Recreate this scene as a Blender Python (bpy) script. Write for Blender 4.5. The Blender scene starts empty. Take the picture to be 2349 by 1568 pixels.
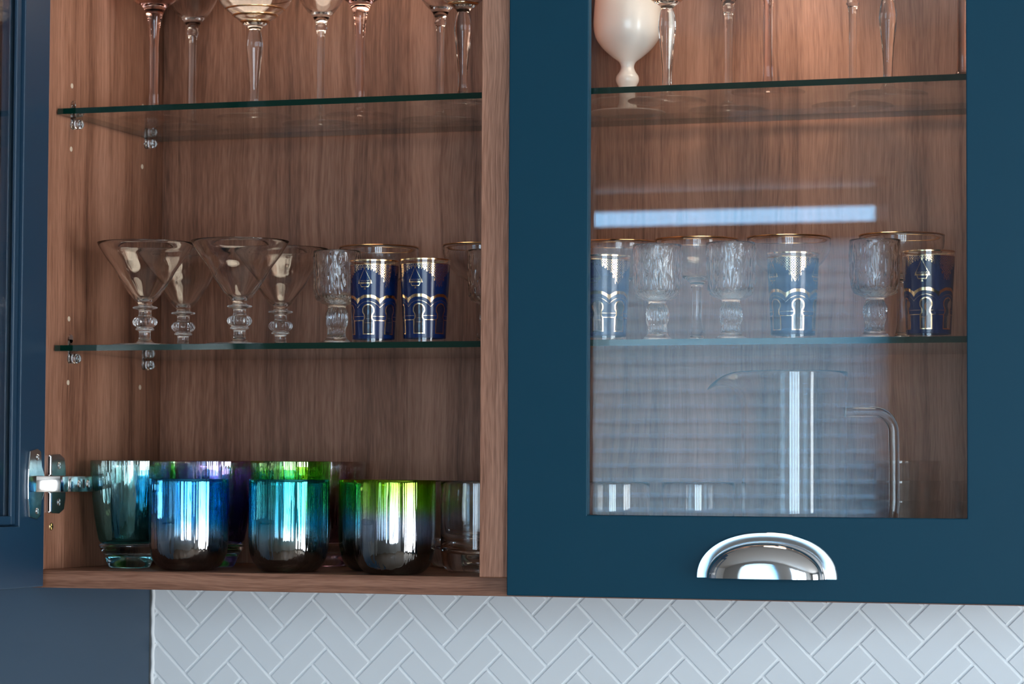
import bpy, bmesh, math
import numpy as np
from mathutils import Vector, Matrix, noise

sc = bpy.context.scene
COL = sc.collection
Z0 = 1.42                      # height of the wall cabinet's floor above the room floor
S1, S2 = 0.4796, 0.2323        # tops of the two glass shelves, above the cabinet floor
PI = math.pi
rad = math.radians

# ------------------------------------------------------------------ helpers
def tag(o, label=None, cat=None, group=None, kind=None):
    if label: o['label'] = label
    if cat: o['category'] = cat
    if group: o['group'] = group
    if kind: o['kind'] = kind
    return o

def empty(name, loc, label=None, cat=None, group=None, rotz=0.0):
    o = bpy.data.objects.new(name, None)
    COL.objects.link(o)
    o.location = loc
    o.rotation_euler = (0, 0, rotz)
    o.empty_display_size = 0.02
    return tag(o, label, cat, group)

def link_mesh(name, me, parent=None, loc=(0, 0, 0)):
    o = bpy.data.objects.new(name, me)
    COL.objects.link(o)
    o.location = loc
    if parent is not None: o.parent = parent
    return o

def mesh_from(name, V, F, mats, smooth=False, fmat=None):
    me = bpy.data.meshes.new(name)
    me.from_pydata([tuple(v) for v in V], [], F)
    for m in (mats if isinstance(mats, (list, tuple)) else [mats]): me.materials.append(m)
    if smooth: me.polygons.foreach_set('use_smooth', [True] * len(me.polygons))
    if fmat is not None: me.polygons.foreach_set('material_index', fmat)
    me.update()
    return me

class MB:
    """collects shapes into one mesh"""
    def __init__(s): s.bm = bmesh.new()
    def box(s, x0, x1, y0, y1, z0, z1, bev=0.0, seg=2, rot=None, piv=None):
        r = bmesh.ops.create_cube(s.bm, size=1.0)
        vs = r['verts']
        c = Vector(((x0 + x1) / 2, (y0 + y1) / 2, (z0 + z1) / 2))
        for v in vs:
            v.co = Vector((v.co.x * (x1 - x0), v.co.y * (y1 - y0), v.co.z * (z1 - z0))) + c
        if bev > 0:
            es = list({e for v in vs for e in v.link_edges})
            rr = bmesh.ops.bevel(s.bm, geom=es, offset=bev, segments=seg, affect='EDGES', profile=0.5)
            vs = list({v for f in rr['faces'] for v in f.verts} | {v for v in vs if v.is_valid})
        if rot is not None:
            p = Vector(piv) if piv else c
            for v in vs: v.co = rot @ (v.co - p) + p
        return vs
    def cyl(s, p0, p1, r0, r1=None, n=24, bev=0.0):
        p0, p1 = Vector(p0), Vector(p1)
        r1 = r0 if r1 is None else r1
        d = p1 - p0
        r = bmesh.ops.create_cone(s.bm, cap_ends=True, segments=n, radius1=r0, radius2=r1, depth=d.length)
        q = Vector((0, 0, 1)).rotation_difference(d.normalized())
        for v in r['verts']: v.co = q @ v.co + (p0 + p1) / 2
        return r['verts']
    def poly(s, pts, off, bev=0.0):
        """a flat polygon (list of 3-vectors) pushed out by the vector off"""
        a = [s.bm.verts.new(p) for p in pts]
        b = [s.bm.verts.new(Vector(p) + Vector(off)) for p in pts]
        n = len(pts)
        s.bm.faces.new(a[::-1]); s.bm.faces.new(b)
        for i in range(n): s.bm.faces.new((a[i], a[(i + 1) % n], b[(i + 1) % n], b[i]))
        return a + b
    def build(s, name, mat, parent=None, loc=(0, 0, 0), smooth=False, bevmod=0.0):
        bmesh.ops.recalc_face_normals(s.bm, faces=s.bm.faces)
        me = bpy.data.meshes.new(name)
        s.bm.to_mesh(me); s.bm.free()
        for m in (mat if isinstance(mat, (list, tuple)) else [mat]): me.materials.append(m)
        if smooth:
            me.polygons.foreach_set('use_smooth', [True] * len(me.polygons))
            try: me.set_sharp_from_angle(angle=rad(40))
            except Exception: pass
        o = link_mesh(name, me, parent, loc)
        if bevmod:
            b = o.modifiers.new('edge', 'BEVEL'); b.width = bevmod; b.segments = 2; b.limit_method = 'ANGLE'
        return o

def smooth_profile(pts, k=5):
    """pts: (r, z) or (r, z, 1) where 1 marks a corner; Catmull-Rom between corners (millimetres in, metres out)"""
    segs, cur = [], []
    for p in pts:
        cur.append((p[0], p[1]))
        if len(p) > 2 and len(cur) > 1:
            segs.append(cur); cur = [cur[-1]]
    if len(cur) > 1: segs.append(cur)
    out = []
    for s in segs:
        n = len(s)
        if n < 3:
            new = s
        else:
            P = [np.array(q, float) for q in s]
            P = [2 * P[0] - P[1]] + P + [2 * P[-1] - P[-2]]
            new = []
            for i in range(1, len(P) - 2):
                p0, p1, p2, p3 = P[i - 1:i + 3]
                t0 = 0.0
                t1 = t0 + max(np.linalg.norm(p1 - p0), 1e-6) ** .5
                t2 = t1 + max(np.linalg.norm(p2 - p1), 1e-6) ** .5
                t3 = t2 + max(np.linalg.norm(p3 - p2), 1e-6) ** .5
                for q in range(k):
                    t = t1 + (t2 - t1) * q / k
                    A1 = (t1 - t) / (t1 - t0) * p0 + (t - t0) / (t1 - t0) * p1
                    A2 = (t2 - t) / (t2 - t1) * p1 + (t - t1) / (t2 - t1) * p2
                    A3 = (t3 - t) / (t3 - t2) * p2 + (t - t2) / (t3 - t2) * p3
                    B1 = (t2 - t) / (t2 - t0) * A1 + (t - t0) / (t2 - t0) * A2
                    B2 = (t3 - t) / (t3 - t1) * A2 + (t - t1) / (t3 - t1) * A3
                    new.append(tuple((t2 - t) / (t2 - t1) * B1 + (t - t1) / (t2 - t1) * B2))
            new.append(s[-1])
        out += new if not out else new[1:]
    return [(max(r, 0.0) / 1000.0, z / 1000.0) for r, z in out]

def lathe(name, prof, mat, parent, n=56, rmod=None, loc=(0, 0, 0), fmat=None):
    """surface of revolution of a list of (r, z) in metres, normals outward when the profile runs up the outside"""
    V, rings = [], []
    for r, z in prof:
        if r < 1e-7:
            rings.append([len(V)]); V.append((0, 0, z))
        else:
            ring = []
            for j in range(n):
                th = 2 * PI * j / n
                rr = r if rmod is None else rmod(r, z, th)
                ring.append(len(V)); V.append((rr * math.cos(th), rr * math.sin(th), z))
            rings.append(ring)
    F = []
    for a, b in zip(rings, rings[1:]):
        for j in range(n):
            k = (j + 1) % n
            if len(a) == 1 and len(b) == 1: continue
            if len(a) == 1: F.append((a[0], b[k], b[j]))
            elif len(b) == 1: F.append((a[j], a[k], b[0]))
            else: F.append((a[j], a[k], b[k], b[j]))
    me = mesh_from(name, V, F, mat, True, fmat)
    return link_mesh(name, me, parent, loc)

def split_lathe(parent, mat, pts, cuts, n=56, rmod=None, k=5):
    """one glass profile cut into parts at the heights (mm) where each part ends; the outside decides the cut.
    cuts = [(part name, top z mm or None)]"""
    prof = smooth_profile(pts, k)
    top = max(range(len(prof)), key=lambda i: prof[i][1])
    start, objs = 0, []
    for name, zt in cuts:
        if zt is None:
            seg = prof[start:]
        else:
            e = next(i for i in range(start, top + 1) if prof[i][1] >= zt / 1000.0 - 1e-9 and i > start)
            seg = prof[start:e + 1]; start = e
        objs.append(lathe(name, seg, mat, parent, n, rmod))
    return objs

def ring(name, r, z, w, t, mat, parent, n=56):
    """thin band of width w (height) lying on the outside of a wall"""
    pr = [(r, z - w / 2), (r + t, z - w / 2), (r + t, z + w / 2), (r - t * .5, z + w / 2), (r - t * .5, z - w / 2)]
    return lathe(name, pr + [pr[0]], mat, parent, n)

def torus(name, r, z, t, mat, parent, n=56, m=8):
    pr = [(r + t * math.cos(2 * PI * i / m), z + t * math.sin(2 * PI * i / m)) for i in range(m + 1)]
    return lathe(name, pr, mat, parent, n)

def tube(mb, pts, r, n=12):
    pts = [Vector(p) for p in pts]
    rings, up = [], Vector((0, 0, 1))
    for i, p in enumerate(pts):
        d = (pts[min(i + 1, len(pts) - 1)] - pts[max(i - 1, 0)]).normalized()
        a = d.cross(Vector((0, 1, 0)))
        if a.length < 1e-3: a = d.cross(up)
        a.normalize(); b = d.cross(a)
        rings.append([mb.bm.verts.new(p + r * (math.cos(2 * PI * j / n) * a + math.sin(2 * PI * j / n) * b)) for j in range(n)])
    for a, b in zip(rings, rings[1:]):
        for j in range(n): mb.bm.faces.new((a[j], a[(j + 1) % n], b[(j + 1) % n], b[j]))
    mb.bm.faces.new(rings[0][::-1]); mb.bm.faces.new(rings[-1])

def copy_tree(o, parent=None):
    c = o.copy()
    COL.objects.link(c)
    if parent is not None: c.parent = parent
    for ch in [x for x in bpy.data.objects if x.parent == o and x is not c]:
        copy_tree(ch, c)
    return c

# ------------------------------------------------------------------ materials
def new_mat(name):
    m = bpy.data.materials.new(name); m.use_nodes = True
    nt = m.node_tree; nt.nodes.clear()
    return m, nt, nt.nodes.new('ShaderNodeOutputMaterial')

def N(nt, t, **kw):
    n = nt.nodes.new('ShaderNode' + t)
    for k, v in kw.items(): setattr(n, k, v)
    return n

def math_n(nt, op, a, b=None, clamp=False):
    n = N(nt, 'Math', operation=op); n.use_clamp = clamp
    for i, q in enumerate((a, b)):
        if q is None: continue
        if isinstance(q, (int, float)): n.inputs[i].default_value = q
        else: nt.links.new(q, n.inputs[i])
    return n.outputs[0]

def ramp(nt, fac, stops):
    r = N(nt, 'ValToRGB')
    while len(r.color_ramp.elements) < len(stops): r.color_ramp.elements.new(0.5)
    for e, (p, c) in zip(r.color_ramp.elements, stops):
        e.position = p; e.color = (*c, 1)
    nt.links.new(fac, r.inputs[0])
    return r.outputs[0]

def principled(name, base, rough=.5, metal=0.0, spec=.5, coat=0.0, coat_rough=.05):
    m, nt, out = new_mat(name)
    b = N(nt, 'BsdfPrincipled')
    b.inputs['Base Color'].default_value = (*base, 1)
    b.inputs['Roughness'].default_value = rough
    b.inputs['Metallic'].default_value = metal
    b.inputs['Specular IOR Level'].default_value = spec
    b.inputs['Coat Weight'].default_value = coat
    b.inputs['Coat Roughness'].default_value = coat_rough
    nt.links.new(b.outputs[0], out.inputs[0])
    return m, nt, b

def schlick(nt, f0=.04):
    """reflectance of a thin sheet, the same from both sides"""
    g = N(nt, 'NewGeometry')
    d = N(nt, 'VectorMath', operation='DOT_PRODUCT')
    nt.links.new(g.outputs['Normal'], d.inputs[0]); nt.links.new(g.outputs['Incoming'], d.inputs[1])
    a = math_n(nt, 'ABSOLUTE', d.outputs['Value'])
    o = math_n(nt, 'SUBTRACT', 1.0, a, True)
    p = math_n(nt, 'POWER', o, 5.0)
    q = math_n(nt, 'MULTIPLY', p, 1 - f0)
    return math_n(nt, 'ADD', q, f0, True)

def thin_glass(name, tint=(1, 1, 1), f0=.04, gloss=(1, 1, 1), rough=0.0):
    m, nt, out = new_mat(name)
    t = N(nt, 'BsdfTransparent'); t.inputs[0].default_value = (*tint, 1)
    g = N(nt, 'BsdfGlossy'); g.inputs['Color'].default_value = (*gloss, 1); g.inputs['Roughness'].default_value = rough
    x = N(nt, 'MixShader')
    nt.links.new(schlick(nt, f0), x.inputs[0]); nt.links.new(t.outputs[0], x.inputs[1]); nt.links.new(g.outputs[0], x.inputs[2])
    nt.links.new(x.outputs[0], out.inputs[0])
    return m

def solid_glass(name, col=(1, 1, 1), ior=1.5):
    m, nt, out = new_mat(name)
    g = N(nt, 'BsdfGlass'); g.inputs['Color'].default_value = (*col, 1); g.inputs['IOR'].default_value = ior
    g.inputs['Roughness'].default_value = 0.0
    nt.links.new(g.outputs[0], out.inputs[0])
    return m

def lustre(name, stops, h, f0=.22, gcol=(.95, 1, 1), gstops=None):
    """coloured lustre glass whose tint changes with height (object z, metres)"""
    m, nt, out = new_mat(name)
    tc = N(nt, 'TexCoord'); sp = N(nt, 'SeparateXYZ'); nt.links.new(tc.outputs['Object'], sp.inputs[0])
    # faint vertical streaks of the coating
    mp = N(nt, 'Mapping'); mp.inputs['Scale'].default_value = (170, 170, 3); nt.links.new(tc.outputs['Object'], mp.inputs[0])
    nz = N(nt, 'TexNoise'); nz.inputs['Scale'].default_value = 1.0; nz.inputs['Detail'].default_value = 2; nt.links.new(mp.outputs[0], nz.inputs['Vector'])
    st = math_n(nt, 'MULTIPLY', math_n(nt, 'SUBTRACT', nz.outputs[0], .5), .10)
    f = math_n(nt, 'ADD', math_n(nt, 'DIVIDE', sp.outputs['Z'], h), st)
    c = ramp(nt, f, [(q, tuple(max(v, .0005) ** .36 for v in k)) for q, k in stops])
    t = N(nt, 'BsdfTransparent'); nt.links.new(c, t.inputs[0])
    g = N(nt, 'BsdfGlossy'); g.inputs['Roughness'].default_value = .03
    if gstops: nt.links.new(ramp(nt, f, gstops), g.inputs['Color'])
    else: g.inputs['Color'].default_value = (*gcol, 1)
    bp = N(nt, 'Bump'); bp.inputs['Strength'].default_value = 1.0; bp.inputs['Distance'].default_value = .0011
    nt.links.new(nz.outputs[0], bp.inputs['Height']); nt.links.new(bp.outputs[0], g.inputs['Normal'])
    x = N(nt, 'MixShader')
    nt.links.new(schlick(nt, f0), x.inputs[0]); nt.links.new(t.outputs[0], x.inputs[1]); nt.links.new(g.outputs[0], x.inputs[2])
    nt.links.new(x.outputs[0], out.inputs[0])
    return m

def walnut(name, horizontal=False, gain=1.0):
    m, nt, out = new_mat(name)
    b = N(nt, 'BsdfPrincipled')
    tc = N(nt, 'TexCoord'); sp = N(nt, 'SeparateXYZ'); nt.links.new(tc.outputs['Object'], sp.inputs[0])
    X, Y, Z = sp.outputs
    if horizontal:
        u = math_n(nt, 'ADD', Z, Y); v = X
    else:
        u = math_n(nt, 'ADD', X, math_n(nt, 'MULTIPLY', Y, 1.0)); v = Z
    cw = N(nt, 'CombineXYZ'); nt.links.new(math_n(nt, 'MULTIPLY', u, 14), cw.inputs[0]); nt.links.new(math_n(nt, 'MULTIPLY', v, 5.5), cw.inputs[1]); cw.inputs[2].default_value = 2.2
    wob = N(nt, 'TexNoise'); wob.inputs['Scale'].default_value = 1.0; wob.inputs['Detail'].default_value = 1.5; nt.links.new(cw.outputs[0], wob.inputs['Vector'])
    u0 = u
    u = math_n(nt, 'ADD', u, math_n(nt, 'MULTIPLY', math_n(nt, 'SUBTRACT', wob.outputs[0], .5), .016))
    def nz(su, sv, det, off=0.0, rough=.55, dist=0.0):
        c = N(nt, 'CombineXYZ')
        nt.links.new(math_n(nt, 'MULTIPLY', u, su), c.inputs[0]); nt.links.new(math_n(nt, 'MULTIPLY', v, sv), c.inputs[1]); c.inputs[2].default_value = off
        t = N(nt, 'TexNoise'); t.inputs['Scale'].default_value = 1.0; t.inputs['Detail'].default_value = det
        t.inputs['Roughness'].default_value = rough; t.inputs['Distortion'].default_value = dist
        nt.links.new(c.outputs[0], t.inputs['Vector'])
        return t.outputs[0]
    board = nz(11, .22, 1.5, 3.1)
    mid = nz(40, 1.3, 4, 7.7, .58, .5)
    fine = nz(300, 7, 3, 1.3, .6)
    pore = nz(820, 36, 2, 5.9, .55)
    f = math_n(nt, 'ADD', math_n(nt, 'MULTIPLY', board, .50), math_n(nt, 'MULTIPLY', mid, .36))
    f = math_n(nt, 'ADD', f, math_n(nt, 'MULTIPLY', fine, .30))
    f = math_n(nt, 'ADD', f, math_n(nt, 'MULTIPLY', pore, .34))
    f = math_n(nt, 'SUBTRACT', f, .25)
    line = math_n(nt, 'POWER', math_n(nt, 'SUBTRACT', 1.0, math_n(nt, 'ABSOLUTE', math_n(nt, 'MULTIPLY', math_n(nt, 'SUBTRACT', nz(26, .35, 2, 12.7, .5, .4), .5), 5.5)), True), 9.0)
    f = math_n(nt, 'SUBTRACT', f, math_n(nt, 'MULTIPLY', line, .085))
    if not horizontal:
        cell = math_n(nt, 'FLOOR', math_n(nt, 'DIVIDE', math_n(nt, 'ADD', u0, .054), .0786))
        wn = N(nt, 'TexWhiteNoise', noise_dimensions='1D'); nt.links.new(cell, wn.inputs['W'])
        f = math_n(nt, 'ADD', f, math_n(nt, 'MULTIPLY', math_n(nt, 'SUBTRACT', wn.outputs['Value'], .5), .10))
    g = gain
    c = ramp(nt, f, [(.26, (.072 * g, .028 * g, .016 * g)), (.43, (.222 * g, .097 * g, .058 * g)), (.57, (.355 * g, .170 * g, .108 * g)), (.78, (.50 * g, .262 * g, .176 * g))])
    nt.links.new(c, b.inputs['Base Color'])
    b.inputs['Roughness'].default_value = .48
    b.inputs['Specular IOR Level'].default_value = .35
    bp = N(nt, 'Bump'); bp.inputs['Strength'].default_value = .12; bp.inputs['Distance'].default_value = .0004
    nt.links.new(pore, bp.inputs['Height']); nt.links.new(bp.outputs[0], b.inputs['Normal'])
    nt.links.new(b.outputs[0], out.inputs[0])
    return m

def painted(name, base, rough=.42, spec=.2):
    m, nt, b = principled(name, base, rough, spec=spec)
    tc = N(nt, 'TexCoord'); n1 = N(nt, 'TexNoise'); n1.inputs['Scale'].default_value = 900; n1.inputs['Detail'].default_value = 2
    nt.links.new(tc.outputs['Object'], n1.inputs['Vector'])
    bp = N(nt, 'Bump'); bp.inputs['Strength'].default_value = .10; bp.inputs['Distance'].default_value = .0002
    nt.links.new(n1.outputs[0], bp.inputs['Height']); nt.links.new(bp.outputs[0], b.inputs['Normal'])
    return m

M = {}
M['wood'] = walnut('walnut_vertical')
M['wood_h'] = walnut('walnut_horizontal', True, .88)
M['wood_lit'] = walnut('walnut_lit', False, 1.75)  # brighter walnut copy: window light on the partition front put into its colour
M['teal'] = painted('teal_paint', (.0022, .040, .070))
M['navy'] = painted('navy_paint', (.0095, .036, .072), .40, .5)
M['pane'] = thin_glass('pane_glass', (.985, .99, .985))
M['shelf'] = thin_glass('shelf_glass', (.965, .985, .975))
M['glass'] = solid_glass('clear_glass')
M['plastic'] = thin_glass('clear_plastic', (.92, .92, .92), .10)
M['frost'] = thin_glass('tinted_strip', (.52, .48, .46), .04)
M['clear_thin'] = thin_glass('clear_thin_glass', (.97, .97, .97), .05)
M['pink'] = solid_glass('pink_glass', (.985, .905, .885))
M['chrome'] = principled('chrome', (.86, .87, .89), .06, 1.0)[0]
M['nickel'] = principled('nickel', (.72, .72, .72), .13, 1.0)[0]
M['gold'] = principled('gold_print', (.80, .53, .29), .16, 1.0)[0]
M['bluecoat'] = principled('blue_print', (.004, .020, .10), .2, 0, .4, .25, .03)[0]
M['pearl'] = principled('pearl_white', (.92, .87, .81), .33, 0, .5, .6, .12)[0]
M['white'] = principled('white_paint', (.78, .78, .77), .6)[0]
M['plug'] = principled('pale_plug', (.62, .50, .38), .45)[0]
M['brass'] = principled('brass', (.75, .58, .30), .3, 1.0)[0]
M['tile'] = principled('tile_glaze', (.75, .785, .815), .28, 0, .5)[0]
M['grout'] = principled('grout', (.82, .85, .87), .85)[0]
M['plaster'] = principled('plaster', (.34, .335, .325), .85)[0]
M['ceiling'] = principled('ceiling_paint', (.46, .43, .40), .9)[0]
M['oak'] = principled('floor_boards', (.20, .14, .10), .5)[0]
M['slat'], _nt, _b = principled('blind_slat', (.70, .72, .74), .5)
_t = N(_nt, 'BsdfTranslucent'); _t.inputs[0].default_value = (.62, .665, .675, 1); _x = N(_nt, 'MixShader'); _x.inputs[0].default_value = .95
_o = next(q for q in _nt.nodes if q.type == 'OUTPUT_MATERIAL')
_nt.links.new(_b.outputs[0], _x.inputs[1]); _nt.links.new(_t.outputs[0], _x.inputs[2]); _nt.links.new(_x.outputs[0], _o.inputs[0])
M['dark'] = principled('dark_slot', (.006, .006, .007), .6)[0]
_nt = bpy.data.materials['blue_print'].node_tree
_b = next(q for q in _nt.nodes if q.type == 'BSDF_PRINCIPLED'); _o = next(q for q in _nt.nodes if q.type == 'OUTPUT_MATERIAL')
_t = N(_nt, 'BsdfTransparent'); _t.inputs[0].default_value = (.10, .22, .62, 1); _x = N(_nt, 'MixShader'); _x.inputs[0].default_value = .30
_nt.links.new(_b.outputs[0], _x.inputs[1]); _nt.links.new(_t.outputs[0], _x.inputs[2]); _nt.links.new(_x.outputs[0], _o.inputs[0])
# polished green edge of float glass
M['edge'], _nt, _b = principled('glass_edge', (.0015, .020, .0135), .06, 0, .6)

# ------------------------------------------------------------------ the room
def struct(name, mb, mat, loc=(0, 0, 0), label=None):
    o = mb.build(name, mat, None, loc)
    o['kind'] = 'structure'
    if label: o['label'] = label
    return o

YB = .306          # tiled back wall
YF = -3.82         # window wall, opposite
XL, XR = -2.6, 3.7
ZF, ZC = -Z0, 1.10
W1 = (-1.10, -.275, -.35, .792)
W2 = (.38, 2.10, -.60, .80)
W3 = (-3.10, -.95, -1.25, .80)     # along y, in the right hand wall
mb = MB(); mb.box(XL - .2, XR + .2, YF - .25, YB + .2, ZF - .1, ZF); struct('floor', mb, M['oak'], (0, 0, Z0))
mb = MB(); mb.box(XL - .2, XR + .2, YF - .25, YB + .2, ZC, ZC + .1); struct('ceiling', mb, M['ceiling'], (0, 0, Z0))
mb = MB(); mb.box(XL - .2, XL, YF - .25, YB + .2, ZF, ZC); struct('wall_left', mb, M['plaster'], (0, 0, Z0))
mb = MB()
for y0, y1, z0, z1 in ((YF - .25, W3[0], ZF, ZC), (W3[1], YB + .2, ZF, ZC), (W3[0], W3[1], ZF, W3[2]), (W3[0], W3[1], W3[3], ZC)):
    mb.box(XR, XR + .2, y0, y1, z0, z1)
struct('wall_right', mb, M['plaster'], (0, 0, Z0))
mb = MB()
for x0, x1, z0, z1 in ((XL, W1[0], ZF, ZC), (W1[0], W1[1], ZF, W1[2]), (W1[0], W1[1], W1[3], ZC), (W1[1], W2[0], ZF, ZC),
                       (W2[0], W2[1], ZF, W2[2]), (W2[0], W2[1], W2[3], ZC), (W2[1], XR, ZF, ZC)):
    mb.box(x0, x1, YF - .2, YF, z0, z1)
struct('wall_front', mb, M['plaster'], (0, 0, Z0))
mb = MB(); mb.box(-1.16, -1.10, YF, YF + .015, -.40, .85, .003); mb.box(-.275, -.215, YF, YF + .015, -.40, .85, .003); mb.box(-1.10, -.275, YF, YF + .015, .792, .85, .003); mb.box(-1.16, -.215, YF - .06, YF + .03, -.40, -.352, .003)
struct('trim_1', mb, M['plaster'], (0, 0, Z0))

def window(name, w, nx, nz_, y):
    x0, x1, z0, z1 = w
    mb = MB(); t = .055
    mb.box(x0, x1, y - .03, y + .03, z0, z0 + t); mb.box(x0, x1, y - .03, y + .03, z1 + .012, z1 + .05)
    mb.box(x0, x0 + t, y - .03, y + .03, z0, z1); mb.box(x1 - t, x1, y - .03, y + .03, z0, z1)
    for i in range(1, nx):
        x = x0 + (x1 - x0) * i / nx
        mb.box(x - .055, x + .055, y - .03, y + .03, z0, z1)
    for i in range(1, nz_):
        z = z0 + (z1 - z0) * i / nz_
        mb.box(x0, x1, y - .02, y + .02, z - .02, z + .02)
    o = struct(name, mb, M['white'], (0, 0, Z0))
    p = MB(); p.box(x0 + .01, x1 - .01, y - .004, y + .004, z0 + .01, z1 - .01)
    p.build('window_pane', M['pane'], o)
    return o
w1 = window('window_1', W1, 1, 1, YF - .15)
mb = MB(); mb.box(W1[0], W1[1], YF - .05, YF - .004, .726, .769); mb.build('transom_bar', M['plaster'], w1)
mb = MB(); mb.box(W1[0], W1[1], YF - .030, YF - .026, .768, .793); mb.build('frosted_strip', M['frost'], w1)
window('window_2', W2, 4, 1, YF - .12)
mb = MB(); t = .05; x = XR + .12
for y0, y1, z0, z1 in ((W3[0], W3[1], W3[2], W3[2] + t), (W3[0], W3[1], W3[3] - t, W3[3]), (W3[0], W3[0] + t, W3[2], W3[3]), (W3[1] - t, W3[1], W3[2], W3[3]), (-2.42, -2.34, W3[2], W3[3]), (-1.70, -1.62, W3[2], W3[3])):
    mb.box(x - .03, x + .03, y0, y1, z0, z1)
w3 = struct('window_3', mb, M['white'], (0, 0, Z0))
mb = MB(); mb.box(x - .004, x + .004, W3[0] + .01, W3[1] - .01, W3[2] + .01, W3[3] - .01); mb.build('window_pane', M['pane'], w3)

# the venetian blind in the window above the sink wall (seen mirrored in the glazed door)
bl = empty('venetian_blind', (-.6875, YF - .055, Z0 - .34), 'pale venetian blind hanging in the window opposite the cabinet, mirrored in its glass door', 'blind')
mb = MB(); mb.box(-.408, .408, -.03, .03, .990, 1.030, .002); mb.build('headrail', M['dark'], bl)
mb = MB()
for i in range(27):
    z = .972 - i * .0352
    mb.box(-.406, .406, -.0005, .0005, z - .019, z + .019, rot=Matrix.Rotation(rad(-29), 3, 'X'))
mb.build('slats', M['slat'], bl)
mb = MB(); mb.box(-.406, .406, -.012, .012, .004, .018, .002); mb.build('bottom_rail', M['slat'], bl)

# ------------------------------------------------------------------ tiled wall: herringbone
TW, TL = .02555, .0724
th = PI / 4
A = np.array([math.cos(th), -math.sin(th)]); B = np.array([math.cos(th), math.sin(th)])   # a: down-right, b: up-right (x, z)
P0 = np.array([-.4498, -.0896])
mb = MB()
g = .0010
X0, X1, ZA, ZB_ = -.4905, 1.05, -.34, .02
rng = np.random.default_rng(4)
def add_tile(a0, a1, b0, b1):
    c = []
    for a, b in ((a0 + g, b0 + g), (a1 - g, b0 + g), (a1 - g, b1 - g), (a0 + g, b1 - g)): c.append(P0 + a * A + b * B)
    cx = sum(c) / 4
    if cx[0] < X0 - .05 or cx[0] > X1 or cx[1] < ZA or cx[1] > ZB_: return
    ins, y0, y1 = .0011, YB - .0022, YB - .0045
    tilt = rng.normal(0, .0035, 2)
    o = [mb.bm.verts.new((p[0], y0, p[1])) for p in c]
    ii = []
    for k, p in enumerate(c):
        q1, q2 = c[(k + 1) % 4] - p, c[(k - 1) % 4] - p
        q = p + ins * q1 / np.linalg.norm(q1) + ins * q2 / np.linalg.norm(q2)
        d = q - cx
        ii.append(mb.bm.verts.new((q[0], y1 + tilt[0] * d[0] + tilt[1] * d[1], q[1])))
    mb.bm.faces.new(ii)
    for k in range(4): mb.bm.faces.new((o[k], o[(k + 1) % 4], ii[(k + 1) % 4], ii[k]))
for i in range(-16, 30):
    for j in range(-8, 24):
        oa, ob = i * TW + j * TL, -i * TW + j * TL
        add_tile(oa, oa + TW, ob, ob + TL)
        add_tile(oa + TW, oa + TW + TL, ob + TL - TW, ob + TL)
geom = mb.bm.verts[:] + mb.bm.edges[:] + mb.bm.faces[:]
bmesh.ops.bisect_plane(mb.bm, geom=geom, plane_co=(X0, 0, 0), plane_no=(-1, 0, 0), clear_outer=True)
wb = MB(); wb.box(XL, XR, YB, YB + .2, ZF, ZC)
wall = struct('wall_back', wb, M['plaster'], (0, 0, Z0))
gb = MB(); gb.box(X0, X1 + .05, YB - .0030, YB, -.52, .03)
gb.build('grout_bed', M['grout'], wall)
tl = mb.build('herringbone_tiles', M['tile'], wall)
cb = MB()
pts = []
for i in range(60):
    z = -.40 + i * .0068
    pts.append((X0 + .0006 + .0005 * math.sin(i * 1.7) + .0004 * math.sin(i * .6), YB - .004, z))
tube(cb, pts, .0022, 8)
cb.build('caulk_bead', M['grout'], wall, smooth=True)

# ------------------------------------------------------------------ tall navy cabinet at the left
tc_ = empty('tall_cabinet', (-.80, 0, 0), 'tall dark navy cabinet whose plain side panel shows below the open door', 'cabinet')
tc_z = Z0
mb = MB(); mb.box(.288, .308, -.30, YB - .008, 0, 2.30, .001); mb.build('side_panel', M['navy'], tc_)
mb = MB(); mb.box(-.29, .2875, -.295, YB - .010, .10, 2.29); mb.build('carcass', M['wood'], tc_)
mb = MB(); mb.box(-.295, .305, -.324, -.302, .12, 2.28, .0015); mb.build('door', M['navy'], tc_)
mb = MB(); mb.box(-.28, .287, -.26, -.24, 0, .10); mb.build('plinth', M['navy'], tc_)

# ------------------------------------------------------------------ the wall cabinet
CX0, CX1 = -.492, .563       # outer faces
CT = .700                    # underside of the top panel
cab = empty('wall_cabinet', (0, 0, Z0), 'walnut lined teal wall cabinet, its left door open and its glazed right door shut', 'cabinet')
def wood_part(name, x0, x1, y0, y1, z0, z1, mat='wood', bev=.0006):
    mb = MB(); mb.box(x0, x1, y0, y1, z0, z1, bev, 1)
    return mb.build(name, M[mat], cab)
wood_part('side_panel', CX0, -.474, 0, .297, 0, CT)
wood_part('side_panel', .545, CX1, 0, .297, 0, CT)
wood_part('partition', 0, .0305, 0, .2785, 0, CT, 'wood_lit')
wood_part('bottom_panel', CX0, CX1, 0, .297, -.0183, 0, 'wood_h')
wood_part('top_panel', CX0, CX1, 0, .297, CT, CT + .018, 'wood_h')
wood_part('back_panel', -.4738, .5448, .279, .297, .0002, CT - .0002)
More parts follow.
